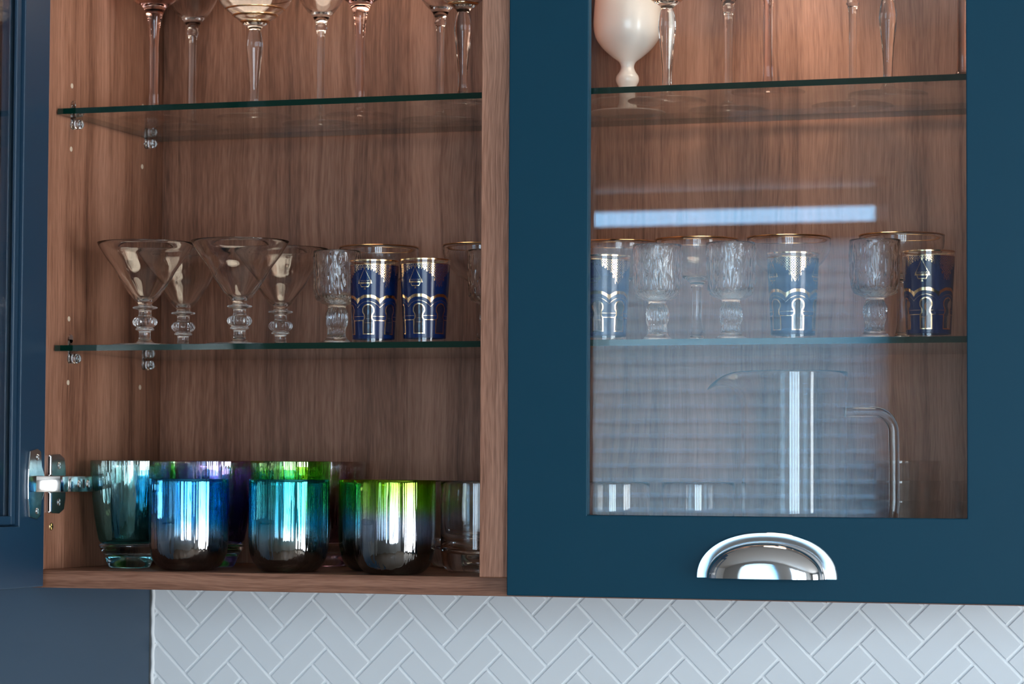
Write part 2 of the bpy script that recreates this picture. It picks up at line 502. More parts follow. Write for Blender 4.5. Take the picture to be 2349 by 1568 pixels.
# shelf supports and spare holes on the left side panel
def support(y, z):
    mb = MB()
    mb.cyl((-.474, y, z - .0125), (-.4655, y, z - .0125), .0052, .0052, 20)
    bmesh.ops.create_uvsphere(mb.bm, u_segments=16, v_segments=10, radius=.0052, matrix=Matrix.Translation((-.4655, y, z - .0125)))
    mb.box(-.4738, -.4722, y - .0045, y + .0045, z - .0165, z + .0085, .0007)
    mb.cyl((-.4738, y, z + .0085), (-.4722, y, z + .0085), .0045, .0045, 20)
    mb.build('shelf_support', M['glass'], cab, smooth=True)
for y in (.054, .2356):
    support(y, S1); support(y, S2)
for y, z in ((.052, .5082), (.0518, .4411), (.0515, .2617), (.0513, .1946), (.2264, .4409), (.227, .1949), (.2264, .5082), (.227, .2617)):
    mb = MB(); mb.cyl((-.4742, y, z), (-.4736, y, z), .0028, .0026, 20)
    mb.build('hole_plug', M['plug'], cab)
mb = MB(); mb.cyl((-.4742, .0166, .0442), (-.4732, .0166, .0442), .0042, .0036, 24); mb.box(-.4733, -.4729, .0136, .0196, .0436, .0448); mb.box(-.4733, -.4729, .016, .0172, .0412, .0472)
mb.build('fixing_screw', M['brass'], cab)

def framed_door(name, wdt, z0, z1, st, railb, railt, t, step, parent, mat):
    """door frame in its own axes: x 0..wdt, front face at y=0, back at y=t"""
    mb = MB()
    def rect(x0, x1, za, zb, y): return [mb.bm.verts.new(p) for p in ((x0, y, za), (x1, y, za), (x1, y, zb), (x0, y, zb))]
    o0, o1 = rect(0, wdt, z0, z1, 0), rect(0, wdt, z0, z1, t)
    i0, i1 = rect(st, wdt - st, z0 + railb, z1 - railt, 0), rect(st, wdt - st, z0 + railb, z1 - railt, t * .45)
    rb = .010
    j1, j2 = rect(st - rb, wdt - st + rb, z0 + railb - rb, z1 - railt + rb, t * .45), rect(st - rb, wdt - st + rb, z0 + railb - rb, z1 - railt + rb, t)
    def strip(a, b):
        for k in range(4): mb.bm.faces.new((a[k], a[(k + 1) % 4], b[(k + 1) % 4], b[k]))
    strip(o0, i0); strip(i0, i1); strip(i1, j1); strip(j1, j2); strip(j2, o1); strip(o1, o0)
    d = mb.build(name, mat, parent, bevmod=.0011)
    return d
# right, glazed door: shut
DW, DZ0, DZ1 = .5265, -.0165, .712
rd = framed_door('door', DW, DZ0, DZ1, .081, .0785, .081, .022, .008, cab, M['teal'])
rd.location = (.0355, -.0225, 0)
mb = MB(); mb.box(.0725, DW - .0725, .0102, .0142, DZ0 + .070, DZ1 - .0725)
gp = mb.build('glass_pane', M['pane'], rd); gp['label'] = 'clear glass pane mirroring a bright window with blinds'
# left door: swung open square to the cabinet
ld = framed_door('door', .51, DZ0, DZ1, .064, .0725, .075, .022, .008, cab, M['navy'])
ld.location = (-.4885, -.0135, 0)
ld.rotation_euler = (0, 0, rad(-90.0))
mb = MB(); mb.box(.0555, .51 - .0555, .0102, .0142, DZ0 + .064, DZ1 - .0665)
mb.build('glass_pane', M['pane'], ld)
mb = MB()
for x0, x1, z0, z1 in ((.0555, .0645, DZ0 + .064, DZ1 - .067), (.51 - .0645, .51 - .0555, DZ0 + .064, DZ1 - .067), (.0645, .51 - .0645, DZ0 + .064, DZ0 + .073), (.0645, .51 - .0645, DZ1 - .075, DZ1 - .067)):
    mb.box(x0, x1, .0143, .0185, z0, z1, .0012)
mb.build('glazing_bead', M['navy'], ld)

# cup handle on the right door
def cup_handle():
    V, F = [], []
    nu, nv = 64, 20
    hw, hh, dp, ex = .0572, .0345, .0250, 3.3
    def se(c): return math.copysign(abs(c) ** (2 / ex), c)
    # flange: flat arch with rounded edges
    aw, ah, bw, bh = .0678, .0432, .0560, .0335
    base = 0
    prof = [(0, 0.0), (.03, .0018), (.09, .0025), (.45, .0026), (.84, .0025), (.93, .0016), (1, .0)]
    for i in range(nu + 1):
        a = PI * i / nu
        ca, sa = math.cos(a), math.sin(a)
        po = np.array([aw * math.copysign(abs(ca) ** .92, ca), ah * abs(sa) ** .92]); pi = np.array([bw * math.copysign(abs(ca) ** .92, ca), bh * abs(sa) ** .92])
        for t, d in prof:
            q = po + (pi - po) * t
            V.append((q[0], -d - .0004 * (1 - t), q[1]))
    m = len(prof)
    for i in range(nu):
        for k in range(m - 1):
            F.append((i * m + k, i * m + k + 1, (i + 1) * m + k + 1, (i + 1) * m + k))
    # cup: half dome, open below, with a wall thickness
    def dome(hw, hh, dp, flip):
        b0 = len(V)
        for j in range(nv + 1):
            e = (PI / 2) * j / nv          # 0 at the rim by the door, pi/2 at the front
            k = math.cos(e) ** (2 / ex) if j < nv else 0.0
            yy = -dp * math.sin(e) ** (2 / 3.0)
            for i in range(nu + 1):
                a = PI * i / nu
                ca, sa = math.cos(a), math.sin(a)
                V.append((hw * k * math.copysign(abs(ca) ** .95, ca), yy, hh * k * abs(sa) ** .95))
        for j in range(nv):
            for i in range(nu):
                q = (b0 + j * (nu + 1) + i, b0 + j * (nu + 1) + i + 1, b0 + (j + 1) * (nu + 1) + i + 1, b0 + (j + 1) * (nu + 1) + i)
                F.append(q[::-1] if flip else q)
        return b0
    o = dome(hw, hh, dp, False)
    i_ = dome(hw - .0016, hh - .0016, dp - .0016, True)
    for j in range(nv):
        for s in (0, nu):
            a, b = o + j * (nu + 1) + s, o + (j + 1) * (nu + 1) + s
            c, d = i_ + (j + 1) * (nu + 1) + s, i_ + j * (nu + 1) + s
            F.append((a, b, c, d))
    me = mesh_from('handle', V, F, M['chrome'], True)
    bm = bmesh.new(); bm.from_mesh(me); bmesh.ops.remove_doubles(bm, verts=bm.verts, dist=1e-5); bmesh.ops.recalc_face_normals(bm, faces=bm.faces); bm.to_mesh(me); bm.free()
    try: me.set_sharp_from_angle(angle=rad(24))
    except Exception: pass
    o = link_mesh('handle', me, rd)
    o['label'] = 'polished chrome half round cup handle'
    return o
h = cup_handle(); h.location = (.2928 - .0355, -.0002, .0042)

# concealed hinge
HZ = .0884
mb = MB()
xa = -.4615
def arm_box(x0, x1, y0, y1, hz, bev=.001): mb.box(x0, x1, y0, y1, HZ - hz, HZ + hz, bev)
mb.box(-.0025, .0015, -.0150, .0150, HZ - .0083, HZ + .0083, .0008, 2, Matrix.Rotation(rad(-45), 3, 'Z'), (0, 0, HZ))
for v in mb.bm.verts: v.co += Vector((-.4575, -.0275, 0))
arm_box(-.4715, -.4480, -.0180, -.0150, .0083)
arm_box(-.4560, -.4475, -.0170, .0030, .0083)
arm_box(-.4600, -.4520, .0030, .0140, .0083)
arm_box(-.4735, -.4500, .0130, .0640, .0083)
arm = mb.build('hinge', M['nickel'], cab, smooth=True)
arm['label'] = 'nickel plated concealed hinge of the open left door'
mb = MB()
pts = [(-.4664, -.0495, HZ + .0335), (-.4664, -.0340, HZ + .0360), (-.4664, -.0260, HZ + .0330), (-.4664, -.0240, HZ + .0180), (-.4664, -.0175, HZ + .0080), (-.4664, -.0175, HZ - .0080), (-.4664, -.0240, HZ - .0180), (-.4664, -.0260, HZ - .0330), (-.4664, -.0340, HZ - .0360), (-.4664, -.0495, HZ - .0335), (-.4664, -.0525, HZ - .015), (-.4664, -.0532, HZ), (-.4664, -.0525, HZ + .015)]
mb.poly(pts, (.0022, 0, 0)); mb.build('cup_plate', M['nickel'], arm, bevmod=.0006)
mb = MB()
for s in (1, -1):
    pts = [(-.4739, .0060, HZ + s * .0075), (-.4739, .0060, HZ + s * .0300), (-.4739, .0290, HZ + s * .0310), (-.4739, .0400, HZ + s * .0265), (-.4739, .0430, HZ + s * .0150), (-.4739, .0430, HZ + s * .0075)]
    mb.poly(pts if s < 0 else pts[::-1], (.0030, 0, 0))
    mb.box(-.4740, -.4690, .0060, .0105, HZ + s * .019 - .011, HZ + s * .019 + .011, .0015)
mb.box(-.4740, -.4712, .006, .075, HZ - .0078, HZ + .0078)
mb.build('mounting_plate', M['nickel'], arm, bevmod=.0005)
def screw(c, nx, r=.0036):
    mb = MB(); c = Vector(c)
    mb.cyl(c, c + Vector((.0012, 0, 0)), r, r * .8, 20)
    d = .0013
    mb.box(c.x + d - .0003, c.x + d, c.y - r * .7, c.y + r * .7, c.z - .0005, c.z + .0005)
    mb.box(c.x + d - .0003, c.x + d, c.y - .0005, c.y + .0005, c.z - r * .7, c.z + r * .7)
    mb.build('screw', M['nickel'], arm, smooth=True)
screw((-.4643, -.0335, HZ + .0275), 1); screw((-.4643, -.0335, HZ - .0275), 1)
screw((-.4710, .0280, HZ + .0190), 1, .0042); screw((-.4710, .0280, HZ - .0190), 1, .0042)
screw((-.4500, .0320, HZ), 1, .0042); screw((-.4500, .0530, HZ), 1, .0046)
mb = MB(); mb.box(-.4502, -.4496, .0410, .0440, HZ - .0045, HZ + .0045); mb.build('slot', M['dark'], arm)

# warm downlights under the top panel
def downlight(x, y, power):
    mb = MB(); mb.cyl((x, y, CT - .010), (x, y, CT - .0002), .030, .032, 32); mb.build('downlight', M['chrome'], cab, smooth=True)
    m = bpy.data.lights.new('downlight_lamp', 'AREA'); m.shape = 'DISK'; m.size = .20; m.energy = power; m.color = (1.0, .82, .64)
    o = bpy.data.objects.new('downlight_lamp', m); COL.objects.link(o); o.location = (x, y, Z0 + CT - .0115)
downlight(-.25, .13, .36)
downlight(.25, .085, 1.05)

# ------------------------------------------------------------------ glass shelves
def glass_shelf(x0, x1, z, label):
    y0, y1, t = .0165, .2704, .006
    e = .0008
    V = [(x0, y0, -t), (x1, y0, -t), (x1, y1, -t), (x0, y1, -t), (x0, y0, 0), (x1, y0, 0), (x1, y1, 0), (x0, y1, 0)]
    F = [(0, 3, 2, 1), (4, 5, 6, 7), (0, 1, 5, 4), (1, 2, 6, 5), (2, 3, 7, 6), (3, 0, 4, 7)]
    me = mesh_from('glass_shelf', V, F, [M['shelf'], M['edge']], False, [0, 0, 1, 1, 1, 1])
    o = link_mesh('glass_shelf', me, None, (0, 0, Z0 + z))
    return tag(o, label, 'shelf', 'glass shelves')
glass_shelf(-.4722, -.0008, S1, 'upper green edged glass shelf in the open left half, under tall stemware')
glass_shelf(-.4722, -.0008, S2, 'middle green edged glass shelf in the open left half, under flared coupes')
glass_shelf(.0313, .5442, S1, 'upper glass shelf behind the glazed door, carrying the pearly white goblet')
glass_shelf(.0313, .5442, S2, 'middle glass shelf behind the glazed door, carrying bark textured goblets')

# ------------------------------------------------------------------ glassware
PROTO = {}
GROUPS = {'pink': 'pink stem glasses on the upper shelves', 'wine': 'clear wine glasses on the upper shelves', 'banded': 'gold banded coupes on the upper shelves',
          'ball': 'flared ball stem coupes on the middle shelf', 'bark': 'bark textured goblets on the middle shelves', 'saucer': 'gold rimmed champagne saucers on the middle shelves',
          'tea': 'blue and gold tea glasses on the middle shelves', 'clr': 'clear thick based tumblers on the cabinet floor'}
for _k in ('ttal', 'tpur', 'tgr2', 'tgre', 'tros'): GROUPS[_k] = 'tall lustre tumblers on the cabinet floor'
for _k in ('sblu', 'stea', 'slim'): GROUPS[_k] = 'stemless lustre tumblers on the cabinet floor'
def put(kind, make, x, y, z, label, cat, rot=0.0, group=None):
    if kind not in PROTO:
        r = make(); PROTO[kind] = r
    else:
        r = copy_tree(PROTO[kind])
    r.location = (x, y, Z0 + z + .0003)
    r.rotation_euler = (0, 0, rot)
    for k in ('label', 'category', 'group'):
        if k in r: del r[k]
    return tag(r, label, cat, group or GROUPS.get(kind))

def stem_outline(foot, r0, seq):
    """foot disc then the given outside points"""
    return [(0, 0), (foot * .5, .0), (foot - .6, 0, 1), (foot, .5), (foot - .4, 1.3), (foot * .62, 2.4), (foot * .3, 5.0), (r0 + 1.5, 9.0)] + seq

# clear wine glass, long straight stem with a small knop under the bowl
def make_wine():
    r = empty('wine_glass', (0, 0, 0))
    p = stem_outline(42, 4.0, [(4.1, 15), (3.9, 40), (3.9, 80), (4.3, 98), (5.2, 104), (6.6, 107), (5.6, 110), (6.8, 114), (9.5, 119), (17, 127), (26, 142), (34, 165), (37, 190), (36.2, 207), (35.9, 207.6, 1),
                               (35.3, 207), (36.1, 190), (33.1, 165.5), (25, 143), (16, 129), (8, 123.4), (0, 122)])
    split_lathe(r, M['glass'], p, [('foot', 9), ('stem', 114), ('bowl', None)])
    return r
# pink tinted balloon glass
def make_pink():
    r = empty('pink_wine_glass', (0, 0, 0))
    p = stem_outline(37, 4.6, [(5.2, 14), (4.6, 24), (4.6, 60), (5.0, 88), (6.6, 104), (9.4, 115), (13, 121.5), (22, 128), (31, 140), (37, 158), (37.5, 175), (34, 195), (33.7, 195.5, 1),
                               (33.1, 195), (36.6, 175), (36.1, 158.5), (30, 141), (21, 129.5), (11, 124), (0, 122.5)])
    split_lathe(r, M['pink'], p, [('foot', 9), ('stem', 115), ('bowl', None)])
    return r
# gold banded coupe on a swelling faceted stem
def make_banded():
    r = empty('gold_banded_coupe', (0, 0, 0))
    p = stem_outline(40, 5.0, [(4.8, 16), (4.6, 28), (5.6, 45), (7.4, 62), (8.9, 76), (8.4, 84), (7.0, 92), (6.2, 95), (8.0, 98), (13, 102), (26, 112), (37, 123), (44, 136), (47, 150), (47.5, 160), (47.2, 160.6, 1),
                               (46.6, 160), (46.1, 150), (43.1, 136.4), (36, 124), (25, 113.4), (12, 104.2), (0, 102)])
    def fac(rr, z, th):
        if .018 < z < .0945:
            k = 8; q = (th % (2 * PI / k)) - PI / k
            return rr * (.35 + .65 * math.cos(PI / k) / math.cos(q) * 1.04)
        return rr
    split_lathe(r, M['glass'], p, [('foot', 9), ('stem', 95), ('bowl', None)], rmod=fac)
    for i, (rr, z, w) in enumerate(((14.6, 103.2, 1.5), (23.6, 110, 1.2), (31.4, 117, .9), (40.5, 128, .7))):
        lathe('gold_band', [((rr - w) / 1000, (z - w * .75) / 1000), ((rr - w + .25) / 1000, (z - w * .75 - .25) / 1000), ((rr + w + .25) / 1000, (z + w * .75 - .25) / 1000), ((rr + w) / 1000, (z + w * .75) / 1000), ((rr - w) / 1000, (z - w * .75) / 1000)], M['gold'], r)
    return r
def make_pearl():
    r = empty('white_goblet', (0, 0, 0))
    p = stem_outline(40, 8.0, [(8.4, 24), (9.2, 28), (12, 34), (11.8, 39), (8.4, 44.5), (7.0, 49), (8.6, 54), (16, 60), (26, 69), (33.4, 80), (35.9, 92), (35.6, 105), (34, 125), (31, 150), (30.4, 151, 1),
                               (29.6, 150), (32.6, 125), (34, 105), (34.3, 92), (31.6, 80.5), (24, 70.5), (12, 63), (0, 61)])
    split_lathe(r, M['pearl'], p, [('foot', 24), ('stem', 54), ('bowl', None)], n=72)
    return r
# flared coupe with a reeded ball in its short stem
def make_ball():
    r = empty('ball_stem_coupe', (0, 0, 0))
    p = [(0, 0), (18, 0), (34, 0, 1), (34.6, .6), (34, 1.4), (20, 2.2), (10, 3.6), (7.4, 5.4), (6.6, 7), (6.2, 8.6), (6.0, 13.6), (6.6, 15.4), (9.4, 16.6), (9.8, 17.6), (9.2, 18.6), (8.2, 19.3, 1), (10.6, 20.8), (12.2, 23.4), (12.4, 25.4), (11.4, 28.4), (9.0, 30.4), (6.9, 31, 1),
         (7.0, 31.6), (6.6, 33), (6.6, 36.2), (7.6, 38), (12.4, 39.2), (13.1, 40), (12.6, 40.8), (9.4, 41.6), (7.2, 43), (7.8, 45), (10.4, 47.2), (14.6, 52), (19.4, 58.2), (26.6, 69), (32.6, 80), (41.4, 92.0), (50.6, 107.4), (50.5, 108, 1),
         (50.0, 107.6), (40.7, 92.4), (31.8, 80.6), (25.5, 70), (17.6, 59.8), (10.6, 51.8), (5.6, 48.6), (0, 48.2)]
    def reed(rr, z, th):
        if .0194 < z < .0309:
            k = math.sin(PI * (z - .0194) / .0115)
            return rr * (1 + .045 * k * math.cos(16 * th))
        return rr
    split_lathe(r, M['glass'], p, [('foot', 13.6), ('stem', 43), ('bowl', None)], n=96, rmod=reed, k=4)
    return r
# goblet with a bark textured bowl
def make_bark():
    r = empty('bark_goblet', (0, 0, 0))
    p = [(0, 1.5), (14, 1.0), (26, 0, 1), (27, .4), (26.4, 1.4), (20, 2.8), (13, 5.4), (10, 9), (9.2, 12), (9.2, 16), (9.8, 18.4), (10.8, 21), (11, 27), (10.8, 32.6), (9.4, 36.4), (8.4, 39), (9.4, 41.4), (15.4, 43.6), (20.4, 46.4), (22.8, 50.4), (23.6, 56), (24, 70), (24.4, 85), (24.7, 97.4), (24.4, 98, 1),
         (23.2, 97.4), (22.3, 85), (21.7, 70), (21.2, 56), (19.4, 51), (14, 48.4), (6, 47.4), (0, 47.2)]
    prof = smooth_profile(p, 5)
    def bark(rr, z, th):
        zz = z * 1000
        if zz < 6 or zz > 95: return rr
        k = min(1, (zz - 6) / 6) * min(1, (95 - zz) / 4)
        inner = rr < .0228 and zz > 47.3 and abs(rr - .0218) < .002
        amp = (.00010 if inner else .00170)
        c, s = math.cos(th), math.sin(th)
        n1 = noise.noise(Vector((c * 7.5, s * 7.5, zz * .050 + 3)))
        n2 = noise.noise(Vector((c * 17, s * 17, zz * .085 + 9)))
        v = abs(n1) * 1.3 - .35 + .5 * n2
        return rr + amp * k * v
    zc = [('foot', 9), ('stem', 39), ('bowl', None)]
    top = max(range(len(prof)), key=lambda i: prof[i][1]); start = 0
    # denser rings on the bowl walls so that the bark reads
    dense = []
    for a, b in zip(prof, prof[1:]):
        dense.append(a)
        q = int(abs(b[1] - a[1]) / .0016)
        for i in range(1, q + 1): dense.append((a[0] + (b[0] - a[0]) * i / (q + 1), a[1] + (b[1] - a[1]) * i / (q + 1)))
    dense.append(prof[-1])
    top = max(range(len(dense)), key=lambda i: dense[i][1])
    for name, zt in zc:
        if zt is None: seg = dense[start:]
        else:
            e = next(i for i in range(start, top + 1) if dense[i][1] >= zt / 1000 and i > start); seg = dense[start:e + 1]; start = e
        lathe(name, seg, M['glass'], r, 144, bark)
    return r
# champagne saucer with a gold rim
def make_saucer():
    r = empty('champagne_saucer', (0, 0, 0))
    p = [(0, 3), (12, 1.5), (28, 0, 1), (29, .6), (28.6, 1.5), (20, 3.2), (11, 6), (7.4, 10), (6, 16), (5, 28), (4.7, 45), (5.2, 58), (7, 65), (13, 70.5), (24, 77), (34, 85), (40.4, 94), (42.6, 101), (43, 110.4), (42.8, 111, 1),
         (42, 110.4), (41.6, 101), (39.4, 94.4), (33, 86), (23, 78.4), (11, 72.4), (0, 71)]
    split_lathe(r, M['glass'], p, [('foot', 10), ('stem', 65), ('bowl', None)])
    torus('gold_rim', .0426, .1110, .00085, M['gold'], r)
    return r

# Moroccan style tea glass: blue coat with gold arches, lanterns and keyhole windows
def make_tea():
    r = empty('tea_glass', (0, 0, 0))
    H, R0, R1 = 84.0, 21.2, 25.6
    nu, nv = 420, 252
    a = (np.arange(nu) + .5) / nu * 360.0
    v = (np.arange(nv) + .5) / nv * H
    Agr, Vgr = np.meshgrid(a, v)
    rmm = R0 + (R1 - R0) * Vgr / H
    d = (Agr + 60) % 120 - 60                       # from a lantern's centre line
    ad = np.abs(d)
    mm = np.radians(d) * rmm                        # sideways distance in mm
    b = (Agr - 8 + 30) % 60 - 30                    # from a keyhole's centre line
    bm_ = np.abs(np.radians(b) * rmm)
    mat = np.zeros_like(Agr, int)                   # 0 clear, 1 blue, 2 gold
    mat[(Vgr > 4.2) & (Vgr < 79.0)] = 1
    gold = np.zeros_like(mat, bool)
    gold |= (Vgr > 82.6)
    gold |= (Vgr > 78.3) & (Vgr < 79.0)
    arch = np.interp(ad, [0, 8, 15, 24, 32, 42, 48, 51, 52.5, 54.5, 57, 60], [75.8, 75.6, 75.0, 73.4, 71.0, 67.4, 64.4, 61.4, 59.2, 58.6, 57.0, 55.0])
    over = Vgr - arch
    slope = np.where(ad > 42, 2.2, 1.0)
    span = (over > 0) & (Vgr < 78.3)
    gold |= span & (over < .42 * slope)
    gold |= span & (over > .95 * slope) & (over < 1.25 * slope)
    chk = ((np.floor(Agr / 2.9).astype(int) + np.floor(Vgr / 1.25).astype(int)) % 2 == 0)
    gold |= span & (over > 1.7 * slope) & chk & (Vgr < 77.9)
    # beads hanging under the arch
    arc = ad * .42
    bead = (np.abs(((arc / 2.6) % 1) - .5) * 2.6 < .52) & (over < -.65 * slope) & (over > -1.7 * slope) & (ad > 5) & (ad < 53)
    gold |= bead
    # lantern
    am = np.abs(mm)
    gold |= (am < .14) & (Vgr > 63) & (Vgr < 75)
    cord = (75 - Vgr) / 12.5 * 6.2
    gold |= (np.abs(am - cord) < .28) & (Vgr > 62.5) & (Vgr < 75) & ((Vgr % 1.1) < .8)
    gold |= (np.abs(np.hypot(mm, Vgr - 75.0)) < .8)
    zig = 62.0 + 1.0 * np.abs(((mm / 2.2) % 1) * 2 - 1)
    gold |= (np.abs(Vgr - zig) < .28) & (am < 6.0)
    gold |= (Vgr > 59.2) & (Vgr < 60.9) & (am < 5.8) & ~((np.abs(((mm / 1.2) % 1) - .5) < .2) & (np.abs(Vgr - 60.0) < .35))
    edge = 3.7 + (Vgr - 56.2) / 3.0 * 1.5
    gold |= (Vgr > 56.2) & (Vgr < 59.2) & (np.abs(am - edge) < .35)
    gold |= (Vgr > 56.0) & (Vgr < 57.1) & (am < 3.9)
    gold |= (np.abs(am - 6.6) < (63.6 - Vgr) * .28) & (Vgr > 59.6) & (Vgr < 63.6)
    gold |= (am < (56 - Vgr) * .55) & (Vgr > 53.6) & (Vgr < 56)
    # scalloped band
    sc_ = np.abs(b) / 30.0
    cen = 47.0 - 5.2 * sc_ ** 2.4
    hw = 1.5 + 1.0 * np.clip((sc_ - .75) / .25, 0, 1)
    gold |= (np.abs(Vgr - cen) < hw)
    gold |= (np.abs(Vgr - (cen - 5.2 - sc_ * 1.2)) < .16)
    # keyhole windows
    def key(grow):
        head = np.hypot(bm_, Vgr - 32.6) < 5.3 + grow
        neck = (Vgr > 22.4 - grow) & (Vgr < 32) & (bm_ < np.interp(Vgr, [22, 24.5, 26.5, 29], [4.9, 3.4, 3.2, 3.9]) + grow)
        leg = (Vgr > 9.4 - grow) & (Vgr < 23) & (bm_ < 4.9 + grow)
        return head | neck | leg
    k0, k1, k2 = key(0), key(1.15), key(2.6) & ~key(2.25)
    line = ((np.abs(Vgr - 26.4) < .2) | (np.abs(Vgr - 22.3) < .2)) & ~k1 & ((np.abs(b) > 12))
    gold |= line | (k1 & ~k0)
    mat[gold] = 2
    mat[k0] = 0
    ring_ = np.arange(nu)
    V = []
    for j in range(nv + 1):
        z = H * j / nv; rr = R0 + (R1 - R0) * z / H
        th_ = 2 * PI * ring_ / nu
        V += list(zip((rr * np.cos(th_) / 1000), (rr * np.sin(th_) / 1000), np.full(nu, z / 1000)))
    F, fm = [], []
    for j in range(nv):
        o = j * nu
        for i in range(nu):
            k = (i + 1) % nu
            F.append((o + i, o + k, o + nu + k, o + nu + i))
        fm += mat[j].tolist()
    me = mesh_from('printed_wall', V, F, [M['clear_thin'], M['bluecoat'], M['gold']], True, fm)
    link_mesh('printed_wall', me, r)
    pr = [(R1, H), (R1 - .5, H + .5), (R1 - 1.1, H), (R0 - 1.0, 7.5), (R0 - 3, 6.2), (0, 6)]
    lathe('lining', [(x / 1000, z / 1000) for x, z in pr], M['clear_thin'], r, 72)
    lathe('base', [(0, 0), (.0200, 0), (.0212, .0004)], M['clear_thin'], r, 72)
    return r

# stemless lustre tumbler
def stemless(name, mat):
    def mk():
        r = empty(name, (0, 0, 0))
        p = [(0, 0), (20, 0), (26, .6), (31.5, 4), (36.4, 10), (39.6, 19), (41, 30), (41.4, 45), (41.2, 65), (41, 93.2), (40.7, 94, 1), (39.4, 93.4), (39.7, 65), (39.8, 45), (39.2, 31), (37, 21), (33, 14), (26, 9), (12, 7.4), (0, 7.2)]
        lathe('cup', smooth_profile(p), mat, r, 72)
        return r
    return mk
# tall tapering tumbler on a thick clear foot
def tall(name, mat):
    def mk():
        r = empty(name, (0, 0, 0))
        p = [(28.5, 25.5), (31.6, 27.5), (34, 36), (37, 52), (39.4, 70), (41.4, 92), (42.4, 112.2), (42.2, 113, 1), (40.9, 112.4), (39.9, 92), (37.8, 70), (35.2, 52), (31.8, 38), (27, 30.4), (16, 27), (0, 26)]
        lathe('cup', smooth_profile(p), mat, r, 72)
        q = [(0, 0.6), (14, .4), (20.4, 0, 1), (21.4, .8), (24, 6), (27.6, 14), (31.6, 20.5), (32.4, 23), (31.6, 25), (28.5, 25.5), (18, 23.8), (0, 23)]
        lathe('base', smooth_profile(q), M['glass'], r, 72)
        return r
    return mk
def make_clear():
    r = empty('clear_tumbler', (0, 0, 0))
    p = [(0, 0), (22, 0), (29, 1), (33.2, 5), (35.4, 12), (36.6, 24), (37.2, 45), (37.4, 70), (37.2, 92.6), (36.9, 93.2, 1), (35.8, 92.6), (35.9, 70), (35.4, 45), (33.6, 32), (29.6, 24.4), (20, 20.4), (9, 19), (0, 18.8)]
    sp = smooth_profile(p)
    q = next(i for i in range(len(sp)) if sp[i][1] >= .024)
    lathe('base', sp[:q + 1], M['glass'], r, 64)
    lathe('wall', sp[q:], M['glass'], r, 64)
    return r
def make_stack():
    r = empty('nesting_glass', (0, 0, 0))
    p = [(0, 0), (22, 0), (30.4, .4, 1), (31.6, 3), (34.2, 20), (38.2, 45), (43.4, 75.4), (43.2, 76, 1), (42.2, 75.6), (37, 45), (33, 20), (30, 5.4), (28, 3.6), (12, 3.2), (0, 3.2)]
    lathe('cup', smooth_profile(p), M['clear_thin'], r, 64)
    return r
def make_jug():
    r = empty('glass_jug', (0, 0, 0))
    p = [(0, 1), (30, .6), (46, 0, 1), (50, 1.6), (52, 6), (52.6, 20), (52.6, 60), (52.6, 120), (52.6, 180), (53.2, 203.2), (53, 204, 1), (51.4, 203.2), (50.6, 180), (50.4, 120), (50.4, 60), (50.2, 20), (48, 11), (40, 8.4), (20, 8), (0, 8)]
    def lip(rr, z, th):
        # pouring lip drawn out towards the left
        if z < .170: return rr
        t = (z - .170) / .034
        d = abs(((th - PI) + PI) % (2 * PI) - PI)
        return rr + .036 * t ** 2.2 * math.exp(-(d / .36) ** 2)
    prof = smooth_profile(p, 6)
    dense = []
    for a, b in zip(prof, prof[1:]):
        dense.append(a)
        if abs(b[1] - a[1]) > .003 and b[1] > .15:
            q = int(abs(b[1] - a[1]) / .002)
            dense += [(a[0] + (b[0] - a[0]) * i / q, a[1] + (b[1] - a[1]) * i / q) for i in range(1, q)]
    dense.append(prof[-1])
    body = lathe('body', dense, M['glass'], r, 128, lip)
    for v in body.data.vertices:                      # the lip curls over and droops at its tip
        if v.co.z > .170:
            e = math.hypot(v.co.x, v.co.y) - .0535
            if e > 0 and v.co.x < 0: v.co.z -= 14.0 * e * e
    mb = MB()
    pts = [(.0505, 0, .1635), (.062, 0, .1640), (.078, 0, .1640)]
    for i in range(1, 9):
        t = i / 8 * PI / 2
        pts.append((.080 + .020 * math.sin(t), 0, .144 + .020 * math.cos(t)))
    pts += [(.1005, 0, .11), (.1005, 0, .075), (.099, 0, .055)]
    for i in range(1, 7):
        t = i / 6 * PI / 2
        pts.append((.079 + .020 * math.cos(t), 0, .052 - .020 * math.sin(t)))
    pts += [(.066, 0, .032), (.0505, 0, .032)]
    tube(mb, pts, .0052, 16)
    mb.build('handle', M['glass'], r, smooth=True)
    return r

# --- top shelf, open half
put('pink', make_pink, -.4157, .130, S1, 'pink tinted stem glass at the far left of the upper shelf', 'wine glass')
put('wine', make_wine, -.4112, .220, S1, 'clear long stemmed wine glass just right of the leftmost pink stem', 'wine glass')
put('banded', make_banded, -.3064, .149, S1, 'gold banded coupe standing alone left of centre on the open upper shelf', 'coupe glass', .1)
put('wine', make_wine, -.2604, .225, S1, 'clear wine glass between the gold banded coupe and the second pink stem', 'wine glass')
put('pink', make_pink, -.1922, .166, S1, 'pink tinted stem glass right of centre on the open upper shelf', 'wine glass')
put('wine', make_wine, -.1234, .228, S1, 'clear wine glass tucked behind the gold banded coupe by the wood partition', 'wine glass')
put('banded', make_banded, -.0544, .101, S1, 'gold banded coupe right beside the wood partition on the open upper shelf', 'coupe glass', .3)
